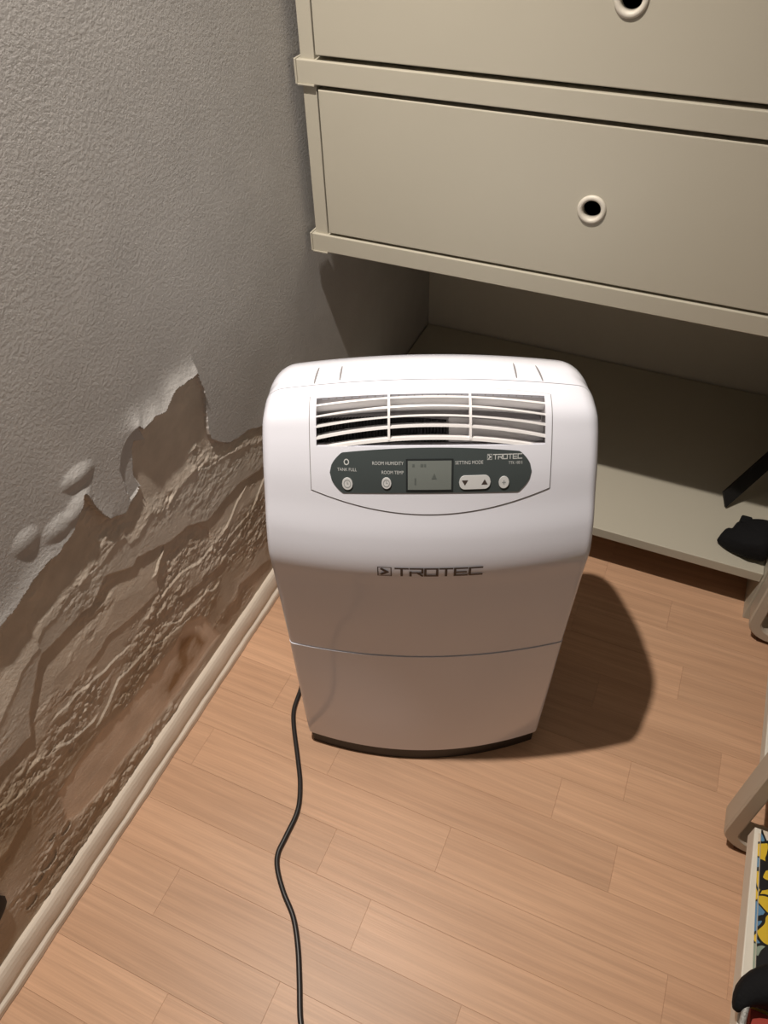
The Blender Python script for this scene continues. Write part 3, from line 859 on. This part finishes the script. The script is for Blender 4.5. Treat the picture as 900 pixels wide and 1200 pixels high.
# ------------------------------------------------------------------ things on the low shelf
bar = MB()
tip = Vector((.752, 1.168, .1155)); end = Vector((.905, 1.348, .305))
ax = (end-tip).normalized(); side = ax.cross(Vector((.3, -1, .55))).normalized(); nn = side.cross(ax)
vv = []
for (p, cut) in ((tip, -.016), (end, .0)):
    for (a, b) in ((-1, -1), (1, -1), (1, 1), (-1, 1)):
        vv.append(p+side*a*.0125+nn*b*.004+ax*(cut*(1+a)/2))
zmin = min(q.z for q in vv); vv = [q+Vector((0, 0, .1155-zmin)) for q in vv]
bo = pyd('black_bar', vv, [(0,1,2,3),(7,6,5,4),(0,4,5,1),(1,5,6,2),(2,6,7,3),(3,7,4,0)], M_BLACKP)
tag(bo, 'flat black bar leaning up from the low cream shelf', 'bar')

def blob(name, secs, m, n=18, seed=3, amp=.004):
    """closed lumpy body from elliptical sections (centre, half width across, half height)"""
    rs = random.Random(seed); vv = []; ff = []
    k = len(secs); C_ = [Vector(s[0]) for s in secs]
    for i, (c, w, hh) in enumerate(secs):
        t = (C_[min(i+1, k-1)]-C_[max(i-1, 0)]); t.z = 0; t.normalize(); sd = Vector((-t.y, t.x, 0))
        for j in range(n):
            a = 2*math.pi*j/n; ca, sa = math.cos(a), math.sin(a)
            x = math.copysign(abs(ca)**.8, ca)*w; zz = math.copysign(abs(sa)**.7, sa)*hh
            jit = 1+rs.uniform(-1, 1)*amp/max(w, .004)
            p = C_[i]+sd*x*jit+Vector((0, 0, zz*(jit if sa > 0 else 1)))
            vv.append(p)
    for i in range(k-1):
        for j in range(n):
            a = i*n+j; b = i*n+(j+1) % n; ff.append((a, b, b+n, a+n))
    ff += [tuple(reversed(range(n))), tuple((k-1)*n+j for j in range(n))]
    o = pyd(name, vv, ff, m, None, smooth=True)
    md = o.modifiers.new('sub', 'SUBSURF'); md.levels = md.render_levels = 1
    return o
zs = .1155
po = blob('cloth_pouch', [((.7535, 1.072, zs+.012), .015, .011), ((.7575, 1.071, zs+.014), .018, .014), ((.763, 1.064, zs+.015), .018, .015), ((.773, 1.066, zs+.021), .030, .021), ((.786, 1.066, zs+.024), .034, .024), ((.799, 1.068, zs+.026), .041, .026), ((.812, 1.068, zs+.029), .040, .029), ((.824, 1.068, zs+.029), .040, .029), ((.832, 1.068, zs+.024), .036, .024)], M_BLACK, seed=5, amp=.0028)
tag(po, 'crumpled black cloth pouch on the low cream shelf front corner', 'pouch')
fpv = MB().box((.776, 1.084, zs+.026), (.795, 1.102, zs+.046)).build('flap', M_BLACK, None, bevel=.003); fpv.parent = po

# ------------------------------------------------------------------ low rack at the right
rack = empty('shoe_rack', (.95, .56, 0))
tag(rack, 'low cream rack with bent loop legs and white boards at right', 'rack')
def rpar(o, p=None):
    o.parent = p or rack
    o.matrix_parent_inverse = Matrix.Translation(-Vector(rack.location))
    return o
def loop(y0, y1):
    xo0, xo1, zo0, zo1, th, rr = .835, 1.13, .009, .42, .021, .045
    def ring(d):
        out = []
        for (cx, cz, a0) in ((xo0+rr, zo0+rr, math.pi), (xo1-rr, zo0+rr, 1.5*math.pi), (xo1-rr, zo1-rr, 0), (xo0+rr, zo1-rr, .5*math.pi)):
            for i in range(9):
                a = a0+i*math.pi/16; out.append((cx+(rr-d)*math.cos(a), cz+(rr-d)*math.sin(a)))
        return out
    e = .0025
    secs = [(e, y0, 0), (0, y0+e, 0), (0, y1-e, 0), (e, y1, 0), (th-e, y1, 0), (th, y1-e, 0), (th, y0+e, 0), (th-e, y0, 0)]
    vv = []; n = 36
    for (d, yy, _) in secs: vv += [(px, yy, pz) for px, pz in ring(d)]
    ff = []
    K = len(secs)
    for k in range(K):
        l = (k+1) % K
        for i in range(n):
            j = (i+1) % n; ff.append((k*n+i, k*n+j, l*n+j, l*n+i))
    fr = rpar(pyd('loop_leg', vv, ff, M_LOOP, None, smooth=True))
    fr.data.set_sharp_from_angle(angle=math.radians(30))
    for x0 in (.862, 1.06):
        pd = MB().box((x0, y0+.004, 0), (x0+.05, y1-.004, .0095)).build('felt_pad', M_PAD, None, bevel=.001); pd.parent = fr
loop(.565, .605); loop(.958, .998); loop(.14, .18)
ZB = .130
rpar(MB().box((.857, .606, ZB-.022), (1.12, .957, ZB)).build('shelf_board', M_BOARD, None, bevel=.0015))
rpar(MB().box((.853, .181, ZB-.030), (1.12, .545, ZB)).build('shelf_board', M_BOARD, None, bevel=.0015))

# black shoe at the board edge
sh = blob('black_shoe', [((.890, .640, ZB+.014), .012, .013), ((.887, .660, ZB+.022), .024, .021), ((.889, .69, ZB+.026), .032, .026), ((.892, .73, ZB+.030), .034, .030), ((.897, .78, ZB+.038), .032, .038), ((.90, .82, ZB+.042), .032, .042), ((.90, .86, ZB+.040), .030, .040), ((.90, .885, ZB+.028), .020, .028)], M_BLACK, seed=9, amp=.0012)
tag(sh, 'black cloth shoe on the far white rack board', 'shoe')
so = MB().box((.866, .632, ZB), (.925, .888, ZB+.010)).build('sole', M_BLACKP, None, bevel=.004); so.parent = sh

# comic book, generic printed cover
def comic_mat():
    m, nt, b, L = nodes('printed_comic_cover')
    N = nt.nodes.new
    tc = N('ShaderNodeTexCoord')
    nz_ = N('ShaderNodeTexNoise'); nz_.inputs['Scale'].default_value = 26; nz_.inputs['Detail'].default_value = 1
    L.new(tc.outputs['Object'], nz_.inputs['Vector'])
    mixv = N('ShaderNodeMix'); mixv.data_type = 'VECTOR'; mixv.inputs['Factor'].default_value = .035
    L.new(tc.outputs['Object'], mixv.inputs['A']); L.new(nz_.outputs['Color'], mixv.inputs['B'])
    vo = N('ShaderNodeTexVoronoi'); vo.inputs['Scale'].default_value = 36
    L.new(mixv.outputs['Result'], vo.inputs['Vector'])
    ve = N('ShaderNodeTexVoronoi'); ve.feature = 'DISTANCE_TO_EDGE'; ve.inputs['Scale'].default_value = 36
    L.new(mixv.outputs['Result'], ve.inputs['Vector'])
    sp = N('ShaderNodeSeparateColor'); L.new(vo.outputs['Color'], sp.inputs[0])
    cr = N('ShaderNodeValToRGB'); cr.color_ramp.interpolation = 'CONSTANT'
    e = cr.color_ramp.elements
    e[0].position = 0; e[0].color = (.62, .42, .03, 1)
    e[1].position = .47; e[1].color = (.012, .012, .014, 1)
    for p, c in ((.64, (.10, .22, .36, 1)), (.73, (.62, .42, .03, 1)), (.82, (.25, .30, .24, 1)), (.91, (.35, .06, .04, 1)), (.96, (.6, .52, .42, 1))):
        q = e.new(p); q.color = c
    L.new(sp.outputs[0], cr.inputs[0])
    lt = N('ShaderNodeMath'); lt.operation = 'LESS_THAN'; lt.inputs[1].default_value = .05
    L.new(ve.outputs['Distance'], lt.inputs[0])
    mx = N('ShaderNodeMix'); mx.data_type = 'RGBA'; mx.inputs['B'].default_value = (.012, .012, .012, 1)
    L.new(lt.outputs[0], mx.inputs['Factor']); L.new(cr.outputs[0], mx.inputs['A'])
    L.new(mx.outputs['Result'], b.inputs['Base Color'])
    b.inputs['Roughness'].default_value = .35
    return m
cb = empty('comic_book', (.945, .436, ZB), .04)
tag(cb, 'yellow and black printed comic book lying on the near rack board', 'book')
pg = MB().box((-.081, -.103, .001), (.10, .103, .011)).build('pages', M_BOARD, cb)
M_COMIC = comic_mat()
for (z0, z1) in ((0, .001), (.011, .0122)):
    MB().box((-.083, -.105, z0), (.10, .105, z1)).build('cover', M_COMIC, cb)

# red booklet and black bag at the near end of the board
rb = MB().box((.863, .186, ZB), (1.05, .325, ZB+.010)).build('booklet', M_RED, None, bevel=.001)
tag(rb, 'dark red booklet under the black bag on the near rack board', 'book')
bag = blob('black_bag', [((.8425, .308, .160), .004, .008), ((.846, .322, .163), .010, .014), ((.854, .334, .166), .016, .020), ((.868, .344, .168), .022, .026), ((.89, .350, .171), .027, .030), ((.93, .352, .174), .03, .034), ((1.0, .352, .174), .03, .034), ((1.05, .352, .168), .02, .026)], M_BLACK, seed=21, amp=.0008)
tag(bag, 'small black bag with grey zip beside the comic book', 'bag')
zp = MB().tube(smooth_pts([(.852, .322, .168), (.850, .305, .164), (.850, .285, .156), (.855, .262, .146)], 6), .0036, 8).build('zip', M_ZIP, None, smooth=True); zp.parent = bag

# small black thing against the wall at the left edge of the view
bk = blob('black_object', [((.0005, .005, .152), .002, .008), ((.0005, .020, .152), .003, .022), ((.0005, .040, .152), .0035, .030), ((.0005, .064, .152), .003, .026), ((.0005, .083, .152), .0015, .012)], M_BLACKP, seed=2, amp=.0001)
tag(bk, 'small black rounded object on the damp wall at left edge', 'object')
